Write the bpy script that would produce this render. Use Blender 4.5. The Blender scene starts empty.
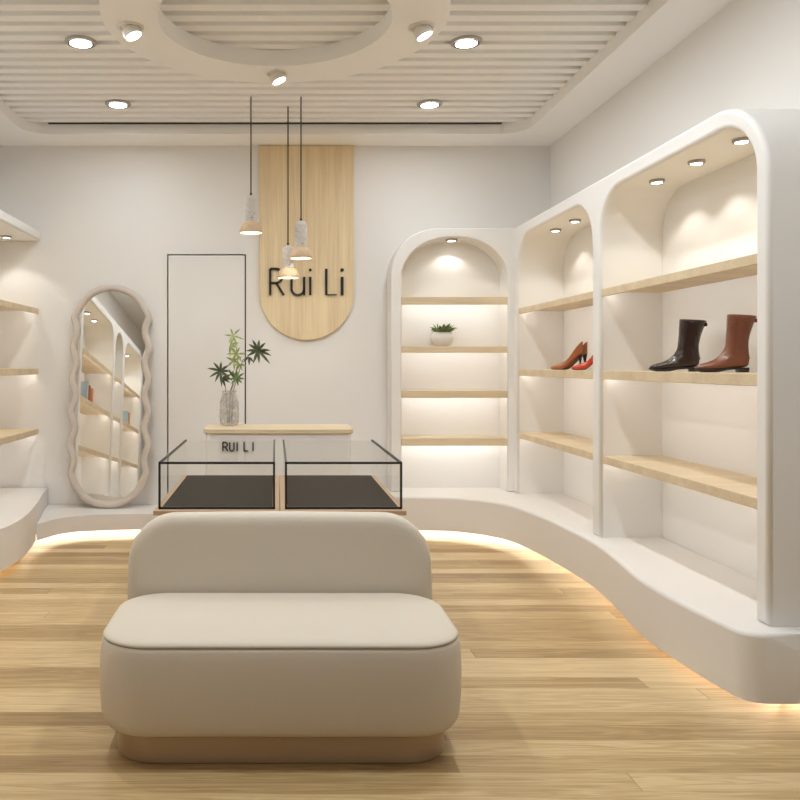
import bpy, bmesh, math, random
from mathutils import Vector, Matrix
random.seed(7)
PI = math.pi
SC = bpy.context.scene
COL = SC.collection
R = math.radians

# ------------------------------------------------------------------ camera, world, light levels, exposure
cam_d = bpy.data.cameras.new('camera')
cam = bpy.data.objects.new('camera', cam_d); COL.objects.link(cam)
cam.location = (0, 0, 1.5); cam.rotation_euler = (PI/2, 0, 0)
cam_d.sensor_width = 36; cam_d.lens = 36
cam_d.shift_x = 125/800; cam_d.shift_y = -35/800
cam_d.clip_start = 0.05
SC.camera = cam
SC.view_settings.view_transform = 'Standard'
SC.view_settings.look = 'None'
SC.view_settings.exposure = 0.13
SC.view_settings.gamma = 1.0
SC.view_settings.use_curve_mapping = False
SC.cycles.use_denoising = True
SC.cycles.max_bounces = 12
SC.cycles.diffuse_bounces = 10
SC.cycles.transparent_max_bounces = 16
SC.cycles.caustics_reflective = False
SC.cycles.caustics_refractive = False
SC.cycles.sample_clamp_indirect = 6

world = bpy.data.worlds.new('world'); SC.world = world
world.use_nodes = True
WB = world.node_tree.nodes['Background']
WB.inputs[0].default_value = (1.0, 0.98, 0.95, 1)
WB.inputs[1].default_value = 0.07            # daylight through the open shop front behind the camera

P_CEIL = 10.6      # watts of each recessed ceiling downlight
P_RING = 8.0      # watts of each gimbal spot
P_NICHE = 4.6     # watts of each niche spot
P_PEND = 2.0       # watts of each pendant
E_TOE = 72.0       # emission of the plinth led strips
E_SHELF = 11.5      # emission of the shelf led strips
WARM = (1.0, 0.96, 0.88)
SOFT = (0.91, 0.965, 1.0)

# ------------------------------------------------------------------ materials
def new_mat(name):
    m = bpy.data.materials.new(name); m.use_nodes = True
    nt = m.node_tree
    return m, nt, nt.nodes['Principled BSDF']

def plain(name, rgb, rough=0.6, metal=0.0, bump=0.0, bscale=200.0, spec=0.5, vary=0.0):
    m, nt, b = new_mat(name)
    b.inputs['Base Color'].default_value = (*rgb, 1)
    b.inputs['Roughness'].default_value = rough
    b.inputs['Metallic'].default_value = metal
    b.inputs['Specular IOR Level'].default_value = spec
    if bump or vary:
        tc = nt.nodes.new('ShaderNodeTexCoord')
        n = nt.nodes.new('ShaderNodeTexNoise'); n.inputs['Scale'].default_value = bscale
        n.inputs['Detail'].default_value = 3
        nt.links.new(tc.outputs['Object'], n.inputs['Vector'])
        if bump:
            bp = nt.nodes.new('ShaderNodeBump'); bp.inputs['Strength'].default_value = bump
            bp.inputs['Distance'].default_value = 0.002 if bump < .9 else 0.008
            nt.links.new(n.outputs['Fac'], bp.inputs['Height'])
            nt.links.new(bp.outputs['Normal'], b.inputs['Normal'])
        if vary:
            r = nt.nodes.new('ShaderNodeValToRGB')
            r.color_ramp.elements[0].position = 0.3; r.color_ramp.elements[1].position = 0.7
            r.color_ramp.elements[0].color = (*[c*(1-vary) for c in rgb], 1)
            r.color_ramp.elements[1].color = (*[min(1, c*(1+vary)) for c in rgb], 1)
            nt.links.new(n.outputs['Fac'], r.inputs['Fac'])
            nt.links.new(r.outputs['Color'], b.inputs['Base Color'])
    return m

def emit(name, rgb, s):
    m, nt, b = new_mat(name)
    b.inputs['Base Color'].default_value = (*rgb, 1)
    b.inputs['Emission Color'].default_value = (*rgb, 1)
    b.inputs['Emission Strength'].default_value = s
    return m

def wood(name, dark, light, axis, fine=90.0, rough=0.5):
    """light timber whose grain runs along the given axis (object space)"""
    m, nt, b = new_mat(name)
    tc = nt.nodes.new('ShaderNodeTexCoord')
    mp = nt.nodes.new('ShaderNodeMapping')
    s = [fine, fine, fine]; s['XYZ'.index(axis)] = fine*0.03
    mp.inputs['Scale'].default_value = s
    nt.links.new(tc.outputs['Object'], mp.inputs['Vector'])
    n = nt.nodes.new('ShaderNodeTexNoise'); n.inputs['Scale'].default_value = 1.0
    n.inputs['Detail'].default_value = 4; n.inputs['Roughness'].default_value = 0.6
    n.inputs['Distortion'].default_value = 0.4
    nt.links.new(mp.outputs['Vector'], n.inputs['Vector'])
    mp2 = nt.nodes.new('ShaderNodeMapping')
    s2 = [9, 9, 9]; s2['XYZ'.index(axis)] = 0.6
    mp2.inputs['Scale'].default_value = s2
    nt.links.new(tc.outputs['Object'], mp2.inputs['Vector'])
    n2 = nt.nodes.new('ShaderNodeTexNoise'); n2.inputs['Scale'].default_value = 1.0
    n2.inputs['Detail'].default_value = 2
    nt.links.new(mp2.outputs['Vector'], n2.inputs['Vector'])
    mx = nt.nodes.new('ShaderNodeMix'); mx.data_type = 'FLOAT'; mx.inputs[0].default_value = 0.45
    nt.links.new(n.outputs['Fac'], mx.inputs[2]); nt.links.new(n2.outputs['Fac'], mx.inputs[3])
    r = nt.nodes.new('ShaderNodeValToRGB')
    r.color_ramp.elements[0].position = 0.33; r.color_ramp.elements[1].position = 0.67
    r.color_ramp.elements[0].color = (*dark, 1); r.color_ramp.elements[1].color = (*light, 1)
    nt.links.new(mx.outputs[0], r.inputs['Fac'])
    nt.links.new(r.outputs['Color'], b.inputs['Base Color'])
    b.inputs['Roughness'].default_value = rough
    return m

def floor_mat():
    m, nt, b = new_mat('oak_plank_floor')
    N, L = nt.nodes.new, nt.links.new
    tc = N('ShaderNodeTexCoord'); sp = N('ShaderNodeSeparateXYZ')
    L(tc.outputs['Object'], sp.inputs[0])
    def math_(op, a, bb=None):
        n = N('ShaderNodeMath'); n.operation = op
        for i, v in enumerate((a, bb)):
            if v is None: continue
            if isinstance(v, (int, float)): n.inputs[i].default_value = v
            else: L(v, n.inputs[i])
        return n.outputs[0]
    W, LEN = 0.128, 3.4
    yr = math_('DIVIDE', sp.outputs['Y'], W)
    row = math_('FLOOR', yr)
    wn = N('ShaderNodeTexWhiteNoise'); wn.noise_dimensions = '1D'; L(row, wn.inputs['W'])
    xo = math_('ADD', math_('DIVIDE', sp.outputs['X'], LEN), math_('MULTIPLY', wn.outputs['Value'], 7.3))
    col = math_('FLOOR', xo)
    cid = N('ShaderNodeCombineXYZ'); L(row, cid.inputs[0]); L(col, cid.inputs[1])
    wn2 = N('ShaderNodeTexWhiteNoise'); wn2.noise_dimensions = '2D'; L(cid.outputs[0], wn2.inputs['Vector'])
    # grain, shifted plank by plank
    gv = N('ShaderNodeCombineXYZ')
    L(math_('ADD', math_('MULTIPLY', sp.outputs['X'], 1.1), math_('MULTIPLY', wn2.outputs['Value'], 40.0)), gv.inputs[0])
    L(math_('MULTIPLY', sp.outputs['Y'], 21.0), gv.inputs[1])
    L(math_('MULTIPLY', wn2.outputs['Value'], 17.0), gv.inputs[2])
    g = N('ShaderNodeTexNoise'); g.inputs['Scale'].default_value = 1.0; g.inputs['Detail'].default_value = 3
    g.inputs['Distortion'].default_value = 1.3; L(gv.outputs[0], g.inputs['Vector'])
    rings = math_('PINGPONG', math_('MULTIPLY', g.outputs['Fac'], 9.0), 1.0)
    fv = N('ShaderNodeCombineXYZ')
    L(math_('ADD', math_('MULTIPLY', sp.outputs['X'], 4.0), math_('MULTIPLY', wn2.outputs['Value'], 90.0)), fv.inputs[0])
    L(math_('MULTIPLY', sp.outputs['Y'], 190.0), fv.inputs[1])
    fn = N('ShaderNodeTexNoise'); fn.inputs['Scale'].default_value = 1.0; fn.inputs['Detail'].default_value = 2
    L(fv.outputs[0], fn.inputs['Vector'])
    t = math_('ADD', math_('MULTIPLY', wn2.outputs['Value'], 0.54),
              math_('ADD', math_('MULTIPLY', rings, 0.22),
                    math_('ADD', math_('MULTIPLY', fn.outputs['Fac'], 0.38), math_('MULTIPLY', g.outputs['Fac'], 0.24))))
    r = N('ShaderNodeValToRGB')
    cr = r.color_ramp
    cr.elements[0].position = 0.25; cr.elements[0].color = (0.22, 0.130, 0.050, 1)
    cr.elements[1].position = 1.0; cr.elements[1].color = (0.64, 0.485, 0.275, 1)
    e = cr.elements.new(0.55); e.color = (0.37, 0.242, 0.105, 1)
    e = cr.elements.new(0.78); e.color = (0.50, 0.355, 0.17, 1)
    L(t, r.inputs['Fac'])
    # fine joints between boards
    fy = math_('FRACT', yr); fx = math_('FRACT', xo)
    jy = math_('LESS_THAN', fy, 0.012); jx = math_('LESS_THAN', fx, 0.0012)
    j = math_('MAXIMUM', jy, jx)
    mx = N('ShaderNodeMix'); mx.data_type = 'RGBA'
    L(math_('MULTIPLY', j, 0.55), mx.inputs[0]); L(r.outputs['Color'], mx.inputs[6]); mx.inputs[7].default_value = (0.12, 0.07, 0.03, 1)
    L(mx.outputs[2], b.inputs['Base Color'])
    b.inputs['Roughness'].default_value = 0.34
    b.inputs['Specular IOR Level'].default_value = 0.35
    return m

def glass_mat(name, tint, refl=1.0, rough=0.02):
    m, nt, b = new_mat(name)
    nt.nodes.remove(b)
    out = nt.nodes['Material Output']
    tr = nt.nodes.new('ShaderNodeBsdfTransparent'); tr.inputs[0].default_value = (*tint, 1)
    gl = nt.nodes.new('ShaderNodeBsdfGlossy'); gl.inputs['Roughness'].default_value = rough
    fr = nt.nodes.new('ShaderNodeLayerWeight'); fr.inputs[0].default_value = 0.15
    mu = nt.nodes.new('ShaderNodeMath'); mu.operation = 'MULTIPLY'; mu.inputs[1].default_value = refl
    mx = nt.nodes.new('ShaderNodeMixShader')
    nt.links.new(fr.outputs[1], mu.inputs[0]); nt.links.new(mu.outputs[0], mx.inputs[0])
    nt.links.new(tr.outputs[0], mx.inputs[1]); nt.links.new(gl.outputs[0], mx.inputs[2])
    nt.links.new(mx.outputs[0], out.inputs[0])
    return m

M = dict(
    wall=plain('wall_paint', (0.80, 0.785, 0.765), 0.75, bump=0.15, bscale=160),
    ceil=plain('ceiling_paint', (0.90, 0.895, 0.885), 0.8),
    slat=plain('slat_paint', (0.90, 0.895, 0.885), 0.75),
    ring=plain('ring_paint', (0.90, 0.895, 0.885), 0.75),
    door=plain('door_paint', (0.80, 0.785, 0.765), 0.65),
    cab=plain('cabinet_lacquer', (0.80, 0.785, 0.765), 0.55, bump=0.1, bscale=120),
    plinth=plain('plinth_lacquer', (0.78, 0.76, 0.74), 0.55),
    gap=plain('shadow_gap', (0.035, 0.03, 0.027), 0.7),  # near-black colour stands in for shade inside narrow gaps
    black=plain('black_metal', (0.012, 0.011, 0.010), 0.4),
    mat_=plain('charcoal_mat', (0.040, 0.031, 0.023), 0.7, spec=0.2),
    oakX=wood('oak_grain_across', (0.59, 0.465, 0.30), (0.77, 0.645, 0.455), 'X'),
    oakY=wood('oak_grain_lengthwise', (0.59, 0.465, 0.30), (0.77, 0.645, 0.455), 'Y'),
    oakZ=wood('oak_grain_upright', (0.64, 0.49, 0.29), (0.83, 0.685, 0.45), 'Z', fine=70),
    tray=plain('walnut_edge', (0.50, 0.335, 0.215), 0.45, vary=0.08, bscale=40),
    fabric=plain('sofa_fabric', (0.64, 0.58, 0.49), 0.85, bump=0.35, bscale=420, spec=0.25, vary=0.05),
    groove_shade=plain('seam_groove_shade', (0.38, 0.32, 0.25), 0.8),
    bronze=plain('bronze_base', (0.44, 0.33, 0.235), 0.36, metal=0.45),
    frame=plain('mirror_frame_paint', (0.60, 0.53, 0.465), 0.55),
    concrete=plain('speckled_concrete', (0.56, 0.53, 0.49), 0.8, bump=0.3, bscale=60, vary=0.16),
    shade=plain('sand_shade', (0.60, 0.44, 0.28), 0.65, vary=0.08, bscale=50),
    chrome=plain('satin_nickel', (0.42, 0.39, 0.36), 0.4, metal=0.5),
    white=plain('white_enamel', (0.80, 0.77, 0.72), 0.4),
    ceramic=plain('white_ceramic', (0.78, 0.75, 0.73), 0.3),
    soil=plain('potting_soil', (0.05, 0.035, 0.02), 0.9),
    leaf_d=plain('dark_leaf', (0.060, 0.075, 0.024), 0.5, vary=0.35, bscale=30),
    leaf_p=plain('pale_leaf', (0.36, 0.42, 0.13), 0.5, vary=0.35, bscale=30),
    leaf_s=plain('succulent_leaf', (0.13, 0.19, 0.045), 0.45, vary=0.5, bscale=25),
    twig=plain('twig_bark', (0.20, 0.19, 0.08), 0.7),
    lblack=plain('dark_brown_leather', (0.030, 0.013, 0.009), 0.22, bump=1.0, bscale=22, spec=0.6),
    lbrown=plain('chestnut_leather', (0.18, 0.056, 0.026), 0.26, bump=1.0, bscale=22, spec=0.6),
    ltan=plain('tan_leather', (0.36, 0.115, 0.040), 0.25, spec=0.6),
    lred=plain('red_leather', (0.55, 0.055, 0.022), 0.25, spec=0.6),
    sole=plain('black_rubber', (0.018, 0.015, 0.014), 0.5),
    heel=plain('stacked_heel', (0.045, 0.038, 0.034), 0.35),
    lining=plain('boot_lining', (0.10, 0.06, 0.04), 0.9),
    paper=plain('book_pages', (0.75, 0.70, 0.60), 0.8),
    bk_blue=plain('blue_cover', (0.42, 0.52, 0.58), 0.5),
    bk_rust=plain('rust_cover', (0.48, 0.15, 0.07), 0.5),
    bk_orange=plain('orange_cover', (0.68, 0.33, 0.18), 0.5),
    lens=emit('lit_lens', (1.0, 0.96, 0.90), 9.0),
    bulb=emit('lit_bulb', (1.0, 0.88, 0.70), 3.0),
    toe_led=emit('toe_led', (1.0, 0.86, 0.62), E_TOE),
    shelf_led=emit('shelf_led', (0.93, 0.96, 1.0), E_SHELF*1.05),
    arch_led=emit('arch_led', (0.90, 0.95, 1.0), E_SHELF*.9),
    glass=glass_mat('clear_glass', (0.985, 0.985, 0.98), 0.13),
    floor=floor_mat(),
)
# mirror
m_, nt_, b_ = new_mat('silvered_mirror')
b_.inputs['Base Color'].default_value = (0.86, 0.85, 0.82, 1); b_.inputs['Metallic'].default_value = 1; b_.inputs['Roughness'].default_value = 0.01
M['mirror'] = m_
# smoky pressed glass of the vase
m_ = glass_mat('smoky_pressed_glass', (0.955, 0.95, 0.945), 0.8, 0.10)
nt_ = m_.node_tree
df = nt_.nodes.new('ShaderNodeBsdfTranslucent'); df.inputs[0].default_value = (0.80, 0.78, 0.76, 1)
dd = nt_.nodes.new('ShaderNodeBsdfDiffuse'); dd.inputs[0].default_value = (0.78, 0.76, 0.74, 1)
ad = nt_.nodes.new('ShaderNodeMixShader'); ad.inputs[0].default_value = .5
tcv = nt_.nodes.new('ShaderNodeTexCoord'); nv = nt_.nodes.new('ShaderNodeTexNoise'); nv.inputs['Scale'].default_value = 28
rv = nt_.nodes.new('ShaderNodeValToRGB'); rv.color_ramp.elements[0].position = .42; rv.color_ramp.elements[1].position = .72
rv.color_ramp.elements[0].color = (.08, .08, .08, 1); rv.color_ramp.elements[1].color = (.42, .42, .42, 1)
mv = nt_.nodes.new('ShaderNodeMixShader')
old = nt_.nodes['Material Output'].inputs[0].links[0].from_socket
nt_.links.new(tcv.outputs['Object'], nv.inputs['Vector']); nt_.links.new(nv.outputs['Fac'], rv.inputs['Fac']); nt_.links.new(rv.outputs['Color'], mv.inputs[0])
nt_.links.new(df.outputs[0], ad.inputs[1]); nt_.links.new(dd.outputs[0], ad.inputs[2])
nt_.links.new(old, mv.inputs[1]); nt_.links.new(ad.outputs[0], mv.inputs[2]); nt_.links.new(mv.outputs[0], nt_.nodes['Material Output'].inputs[0])
M['vase'] = m_

# ------------------------------------------------------------------ mesh helpers
def link(name, bm, mat, parent=None, smooth=False, bevel=0.0, seg=3, angle=40, loc=None, only=None):
    me = bpy.data.meshes.new(name)
    bmesh.ops.recalc_face_normals(bm, faces=bm.faces)
    bm.to_mesh(me); bm.free()
    for mm in (mat if isinstance(mat, (list, tuple)) else [mat]): me.materials.append(mm)
    o = bpy.data.objects.new(name, me); COL.objects.link(o)
    if parent is not None: o.parent = parent
    if loc is not None: o.location = loc
    if smooth:
        for p in me.polygons: p.use_smooth = True
    if bevel:
        md = o.modifiers.new('bevel', 'BEVEL'); md.width = bevel; md.segments = seg
        md.limit_method = 'ANGLE'; md.angle_limit = R(angle); md.harden_normals = False
        if only is not None:                            # round over just the edges the test picks
            md.limit_method = 'WEIGHT'
            at = me.attributes.new('bevel_weight_edge', 'FLOAT', 'EDGE')
            for e in me.edges:
                if only(me.vertices[e.vertices[0]].co, me.vertices[e.vertices[1]].co): at.data[e.index].value = 1.0
        for p in me.polygons: p.use_smooth = True
        me.set_sharp_from_angle(angle=R(50))
    return o

def sharp(o, deg=40):
    for p in o.data.polygons: p.use_smooth = True
    o.data.set_sharp_from_angle(angle=R(deg))
    return o

def tag(o, label, cat, group=None):
    o['label'] = label; o['category'] = cat
    if group: o['group'] = group
    return o

def thing(name, label, cat, loc=(0, 0, 0), rotz=0, group=None):
    o = bpy.data.objects.new(name, None); COL.objects.link(o)
    o.location = loc; o.rotation_euler = (0, 0, rotz); o.empty_display_size = 0.1
    return tag(o, label, cat, group)

def structure(o):
    o['kind'] = 'structure'; return o

def box(bm, x0, x1, y0, y1, z0, z1):
    v = [bm.verts.new(p) for p in ((x0,y0,z0),(x1,y0,z0),(x1,y1,z0),(x0,y1,z0),(x0,y0,z1),(x1,y0,z1),(x1,y1,z1),(x0,y1,z1))]
    for f in ((0,3,2,1),(4,5,6,7),(0,1,5,4),(1,2,6,5),(2,3,7,6),(3,0,4,7)):
        bm.faces.new([v[i] for i in f])

def boxbm(*a):
    bm = bmesh.new(); box(bm, *a); return bm

def prism(bm, pts, fn, a, b):
    """outline pts (2D) extruded from a to b; fn(u, v, w) -> xyz"""
    lo = [bm.verts.new(fn(u, v, a)) for u, v in pts]
    hi = [bm.verts.new(fn(u, v, b)) for u, v in pts]
    n = len(pts)
    bm.faces.new(lo).normal_update(); bm.faces.new(hi[::-1]).normal_update()
    for i in range(n):
        j = (i+1) % n
        bm.faces.new((lo[i], hi[i], hi[j], lo[j]))

XY = lambda u, v, w: (u, v, w)
YZ = lambda u, v, w: (w, u, v)
XZ = lambda u, v, w: (u, w, v)

def lathe(bm, prof, n=32, c=(0, 0, 0), close=False):
    rings = []
    for r, z in prof:
        if r < 1e-6:
            rings.append([bm.verts.new((c[0], c[1], c[2]+z))])
        else:
            rings.append([bm.verts.new((c[0]+r*math.cos(2*PI*i/n), c[1]+r*math.sin(2*PI*i/n), c[2]+z)) for i in range(n)])
    pairs = list(zip(rings, rings[1:]))
    if close: pairs.append((rings[-1], rings[0]))
    for A, B in pairs:
        for i in range(n):
            j = (i+1) % n
            if len(A) == 1 and len(B) == 1: continue
            if len(A) == 1: bm.faces.new((A[0], B[i], B[j]))
            elif len(B) == 1: bm.faces.new((A[i], A[j], B[0]))
            else: bm.faces.new((A[i], A[j], B[j], B[i]))

def loft(bm, rings, cap0=True, cap1=True):
    vr = [[bm.verts.new(p) for p in r] for r in rings]
    n = len(vr[0])
    for A, B in zip(vr, vr[1:]):
        for i in range(n):
            j = (i+1) % n
            bm.faces.new((A[i], A[j], B[j], B[i]))
    if cap0: bm.faces.new(vr[0][::-1])
    if cap1: bm.faces.new(vr[-1])
    return vr

def tube(bm, pts, r, n=8, r1=None):
    pts = [Vector(p) for p in pts]
    rings = []
    for k, p in enumerate(pts):
        t = (pts[min(k+1, len(pts)-1)] - pts[max(k-1, 0)]).normalized()
        up = Vector((0, 1, 0)) if abs(t.y) < 0.9 else Vector((1, 0, 0))
        a = t.cross(up).normalized(); b = t.cross(a)
        rr = r if r1 is None else r + (r1-r)*k/(len(pts)-1)
        rings.append([p + a*rr*math.cos(2*PI*i/n) + b*rr*math.sin(2*PI*i/n) for i in range(n)])
    loft(bm, rings)

def rrect(hx, hy, r, n=10, cx=0, cy=0):
    pts = []
    for q, (sx, sy) in enumerate(((1, 1), (-1, 1), (-1, -1), (1, -1))):
        for i in range(n+1):
            a = q*PI/2 + PI/2*i/n
            pts.append((cx+sx*(hx-r)+r*math.cos(a), cy+sy*(hy-r)+r*math.sin(a)))
    return pts

def arc(cx, cy, rx, ry, a0, a1, n=14):
    return [(cx+rx*math.cos(R(a0+(a1-a0)*i/n)), cy+ry*math.sin(R(a0+(a1-a0)*i/n))) for i in range(n+1)]

def spline(pts, step=0.06):
    """Catmull-Rom through 2D points"""
    P = [Vector(p) for p in pts]
    P = [2*P[0]-P[1]] + P + [2*P[-1]-P[-2]]
    out = []
    for i in range(1, len(P)-2):
        n = max(1, int((P[i+1]-P[i]).length/step))
        for k in range(n):
            t = k/n
            out.append(0.5*((2*P[i]) + (P[i+1]-P[i-1])*t + (2*P[i-1]-5*P[i]+4*P[i+1]-P[i+2])*t*t + (3*P[i]-P[i-1]-3*P[i+1]+P[i+2])*t**3))
    out.append(P[-2])
    return [(v.x, v.y) for v in out]

def offset(pts, d):
    """move an open polyline sideways (to its left for d > 0)"""
    out = []
    for i, p in enumerate(pts):
        a = Vector(pts[max(i-1, 0)]); b = Vector(pts[min(i+1, len(pts)-1)])
        t = (b-a).normalized(); out.append((p[0]-t.y*d, p[1]+t.x*d))
    return out

def inset(pts, d):
    """offset that drops the points which fold over on tight bends"""
    out = []
    for p in offset(pts, d):
        if min((Vector(p)-Vector(q)).length for q in pts) > d*.965: out.append(p)
    return out

def lamp(kind, name, loc, power, color, size=0.05, direction=(0, 0, -1), angle=100, blend=0.5, parent=None, spread=180):
    d = bpy.data.lights.new(name, kind); d.energy = power; d.color = color
    if kind == 'SPOT':
        d.spot_size = R(angle); d.spot_blend = blend; d.shadow_soft_size = size
    elif kind == 'AREA':
        d.shape = 'DISK'; d.size = size; d.spread = R(spread)
    else: d.shadow_soft_size = size
    o = bpy.data.objects.new(name, d); COL.objects.link(o)
    if parent is not None: o.parent = parent
    o.location = loc
    o.rotation_euler = Vector(direction).to_track_quat('-Z', 'Y').to_euler()
    return o

# ------------------------------------------------------------------ the setting
BK, XR, XL, HC = 7.612, 2.617, -2.617, 3.584
FR = -1.6
structure(link('floor', boxbm(XL-.1, XR+.1, FR, BK+.1, -0.1, 0), M['floor']))
structure(link('wall_right', boxbm(XR, XR+.1, FR, BK+.1, 0, 3.8), M['wall']))
structure(link('wall_left', boxbm(XL-.1, XL, FR, BK+.1, 0, 3.8), M['wall']))
DX0, DX1, DZ0, DZ1 = -1.028, -0.276, 0.173, 2.556
bm = bmesh.new()                                      # back wall with the door opening
prism(bm, [(XL, 0), (XR, 0), (XR, 3.8), (DX1, 3.8), (DX1, DZ0), (DX0, DZ0), (DX0, 3.8), (XL, 3.8)], XZ, BK, BK+.1)
box(bm, DX0, DX1, BK, BK+.1, DZ1, 3.8)
structure(link('wall_back', bm, M['wall']))
bm = bmesh.new(); box(bm, DX0, DX1, BK+.06, BK+.09, DZ0, DZ1)
structure(link('gap_shade_1', bm, M['gap']))               # dark sheet behind the door leaf, standing in for shade in its gap
structure(link('door_1', boxbm(DX0+.013, DX1-.013, BK+.002, BK+.055, DZ0+.002, DZ1-.013), M['door'], bevel=0.002, seg=2))

# ceiling: soffit with a rounded tray, slats inside the tray
TX, TY0, TY1, TR, ZS = 2.25, -1.0, 7.22, 0.25, 3.675
bm = bmesh.new()
hole = rrect(TX, (TY1-TY0)/2, TR, 12, 0, (TY1+TY0)/2)
def loop(pts, z): 
    vs = [bm.verts.new((x, y, z)) for x, y in pts]
    return vs, [bm.edges.new((vs[i], vs[(i+1) % len(vs)])) for i in range(len(vs))]
out_v, out_e = loop([(XL, FR), (XR, FR), (XR, BK), (XL, BK)], HC)
in_v, in_e = loop(hole, HC)
bmesh.ops.triangle_fill(bm, edges=out_e+in_e, use_beauty=True)
up = [bm.verts.new((v.co.x, v.co.y, ZS+.012)) for v in in_v]
for i in range(len(in_v)):
    j = (i+1) % len(in_v); bm.faces.new((in_v[i], in_v[j], up[j], up[i]))
box(bm, XL, XR, FR, BK, ZS+.075, ZS+.12)
y = 4.914
while y > TY0: y -= 0.15
while y < 7.40:
    box(bm, -2.5, 2.5, y-.085, min(y, 7.42), ZS, ZS+.077); y += 0.15
o = structure(link('ceiling', bm, M['ceil']))
structure(link('gap_shade_2', boxbm(-2.04, 2.04, TY1-.030, TY1-.006, ZS-.004, ZS+.004), M['gap']))  # black strip painted in place of the shaded gap where the slats end

# ------------------------------------------------------------------ plinths with a toe recess lit by led strip
def plinth(label, front, back, h, name='display_plinth', keep=None, skirt=None):
    """front: polyline with the body on its left; back: the remaining corners"""
    t = thing(name, label, 'plinth', (0, 0, 0))
    bm = bmesh.new(); prism(bm, front+back, XY, 0.080, h)
    line = [p for p in front if keep is None or keep(p)]
    edge = [p for p in front if skirt is None or skirt(p)]
    inn = offset(edge, 0.014)
    inn[0] = (edge[0][0]*.7+inn[1][0]*.3, edge[0][1]*.7+inn[1][1]*.3)
    prism(bm, edge+inn[::-1], XY, 0.034, 0.080)
    link('plinth_body', bm, M['plinth'], t, bevel=0.018, seg=3, only=lambda a, b: abs(a.z-h) < 1e-4 and abs(b.z-h) < 1e-4 and a.y < 7.58 and b.y < 7.58 and abs(a.x) < 2.6 and abs(b.x) < 2.6)
    bm = bmesh.new(); prism(bm, inset(line, 0.340)+inset(line, 0.36)[::-1], XY, 0.0, 0.0795)
    link('toe_kick', bm, M['plinth'], t)
    bm = bmesh.new(); prism(bm, inset(line, 0.332)+inset(line, 0.3395)[::-1], XY, 0.068, 0.0780)
    link('led_strip', bm, M['toe_led'], t)
    return t

right_front = [(0.90, 7.10)] + [(1.307, 7.085), (1.60, 7.033), (1.841, 6.853), (1.968, 6.644), (2.036, 6.289), (2.078, 5.915),
     (2.10, 5.55), (2.10, 5.25), (2.06, 4.85), (2.00, 4.45), (1.985, 4.15), (2.005, 3.80), (2.028, 3.61)]
rf = spline(right_front, 0.07) + arc(2.135, 3.56, 0.10, 0.10, 185, 270, 8) + [(2.605, 3.46)]
plinth('long curved off-white plinth with a light line, under the right-hand arches', rf, [(2.612, 3.46), (2.612, 7.606), (0.90, 7.606)], 0.334)
left_curve = [(-2.16, 7.600), (-2.105, 7.25), (-2.035, 6.90), (-1.985, 6.60), (-1.935, 6.25), (-1.925, 5.90), (-1.96, 5.62), (-2.06, 5.25), (-2.06, 4.85), (-2.0, 4.4), (-1.985, 4.1), (-2.01, 3.7), (-2.06, 3.2), (-2.06, 2.6), (-2.0, 2.0), (-2.02, 1.6)]
lf = spline(left_curve, 0.07)
plinth('tall curved off-white plinth along the left edge of the picture', lf[::-1], [(-2.612, 7.600), (-2.612, 1.6)], 0.334, keep=lambda p: p[1] < 6.60, skirt=lambda p: p[1] < 6.72)
shared = [p for p in lf if p[1] >= 6.62]
low_front = spline([(shared[-1][0]+.004, shared[-1][1]), (-1.945, 6.76), (-1.875, 6.92), (-1.74, 7.03), (-1.55, 7.085), (-1.2, 7.125), (-0.6, 7.13), (0.2, 7.115), (0.895, 7.10)], 0.07)
plinth('low off-white step under the wavy mirror and door', low_front, [(0.895, 7.606), (-2.155, 7.606)] + [(p[0]+.004, p[1]) for p in shared[:-1]], 0.173, keep=lambda p: p[0] > -1.93)

# ------------------------------------------------------------------ arched shelf units
ZP = 0.3345
def led_for(shelf, x0, x1, y0, y1, z0, z1):
    link('led_strip', boxbm(x0, x1, y0, y1, z0, z1), M['shelf_led'], shelf)

def opening(y0, y1, top, rx, rz, bottom=ZP):
    """notch outline walked from y1 down to y0 (for a comb outline that runs along its bottom)"""
    return [(y1, bottom)] + arc(y1-rx, top-rz, rx, rz, 0, 90) + arc(y0+rx, top-rz, rx, rz, 90, 180) + [(y0, bottom)]

# right unit: two arched bays
XF = 2.195
t = thing('arched_shelf_unit', 'wide off-white unit with two arched bays along the right wall, boots and heels inside', 'shelf unit', (2.4, 5.6, ZP))
outl = [(7.606, ZP)] + [(7.606, 2.758)] + arc(3.562+.44, 2.758-.42, .44, .42, 90, 180, 18) + [(3.562, ZP)] \
       + opening(3.658, 5.405, 2.655, .30, .28)[::-1] + opening(5.540, 7.253, 2.655, .32, .34)[::-1]
bm = bmesh.new(); prism(bm, outl, YZ, XF, 2.6165)
o = link('cabinet_body', bm, M['cab'], None, bevel=0.022, seg=4, only=lambda a, b: abs(a.x-XF) < 1e-4 and abs(b.x-XF) < 1e-4); o.parent = t; o.matrix_parent_inverse = Matrix.Translation((-2.4, -5.6, -ZP))
SHZ = ((2.013, .051), (1.461, .058), (0.890, .052))
def side_shelf(t, y0, y1, zt, th, xf, xb, sgn):
    bm = bmesh.new()
    prism(bm, [(xf, zt), (xb, zt), (xb, zt-.024), (xf+sgn*.018, zt-.024), (xf+sgn*.018, zt-th), (xf, zt-th)], lambda u, v, w: (u, w, v), y0, y1)
    s = link('shelf', bm, M['oakX'], None, bevel=0.003, seg=2)
    s.parent = t; s.matrix_parent_inverse = Matrix.Translation(-Vector(t.location))
    a, b = xf+sgn*.0185, xf+sgn*.022
    link('led_strip', boxbm(min(a, b), max(a, b), y0+.03, y1-.03, zt-th+.006, zt-.0245), M['shelf_led'], s)
    return s
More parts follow.
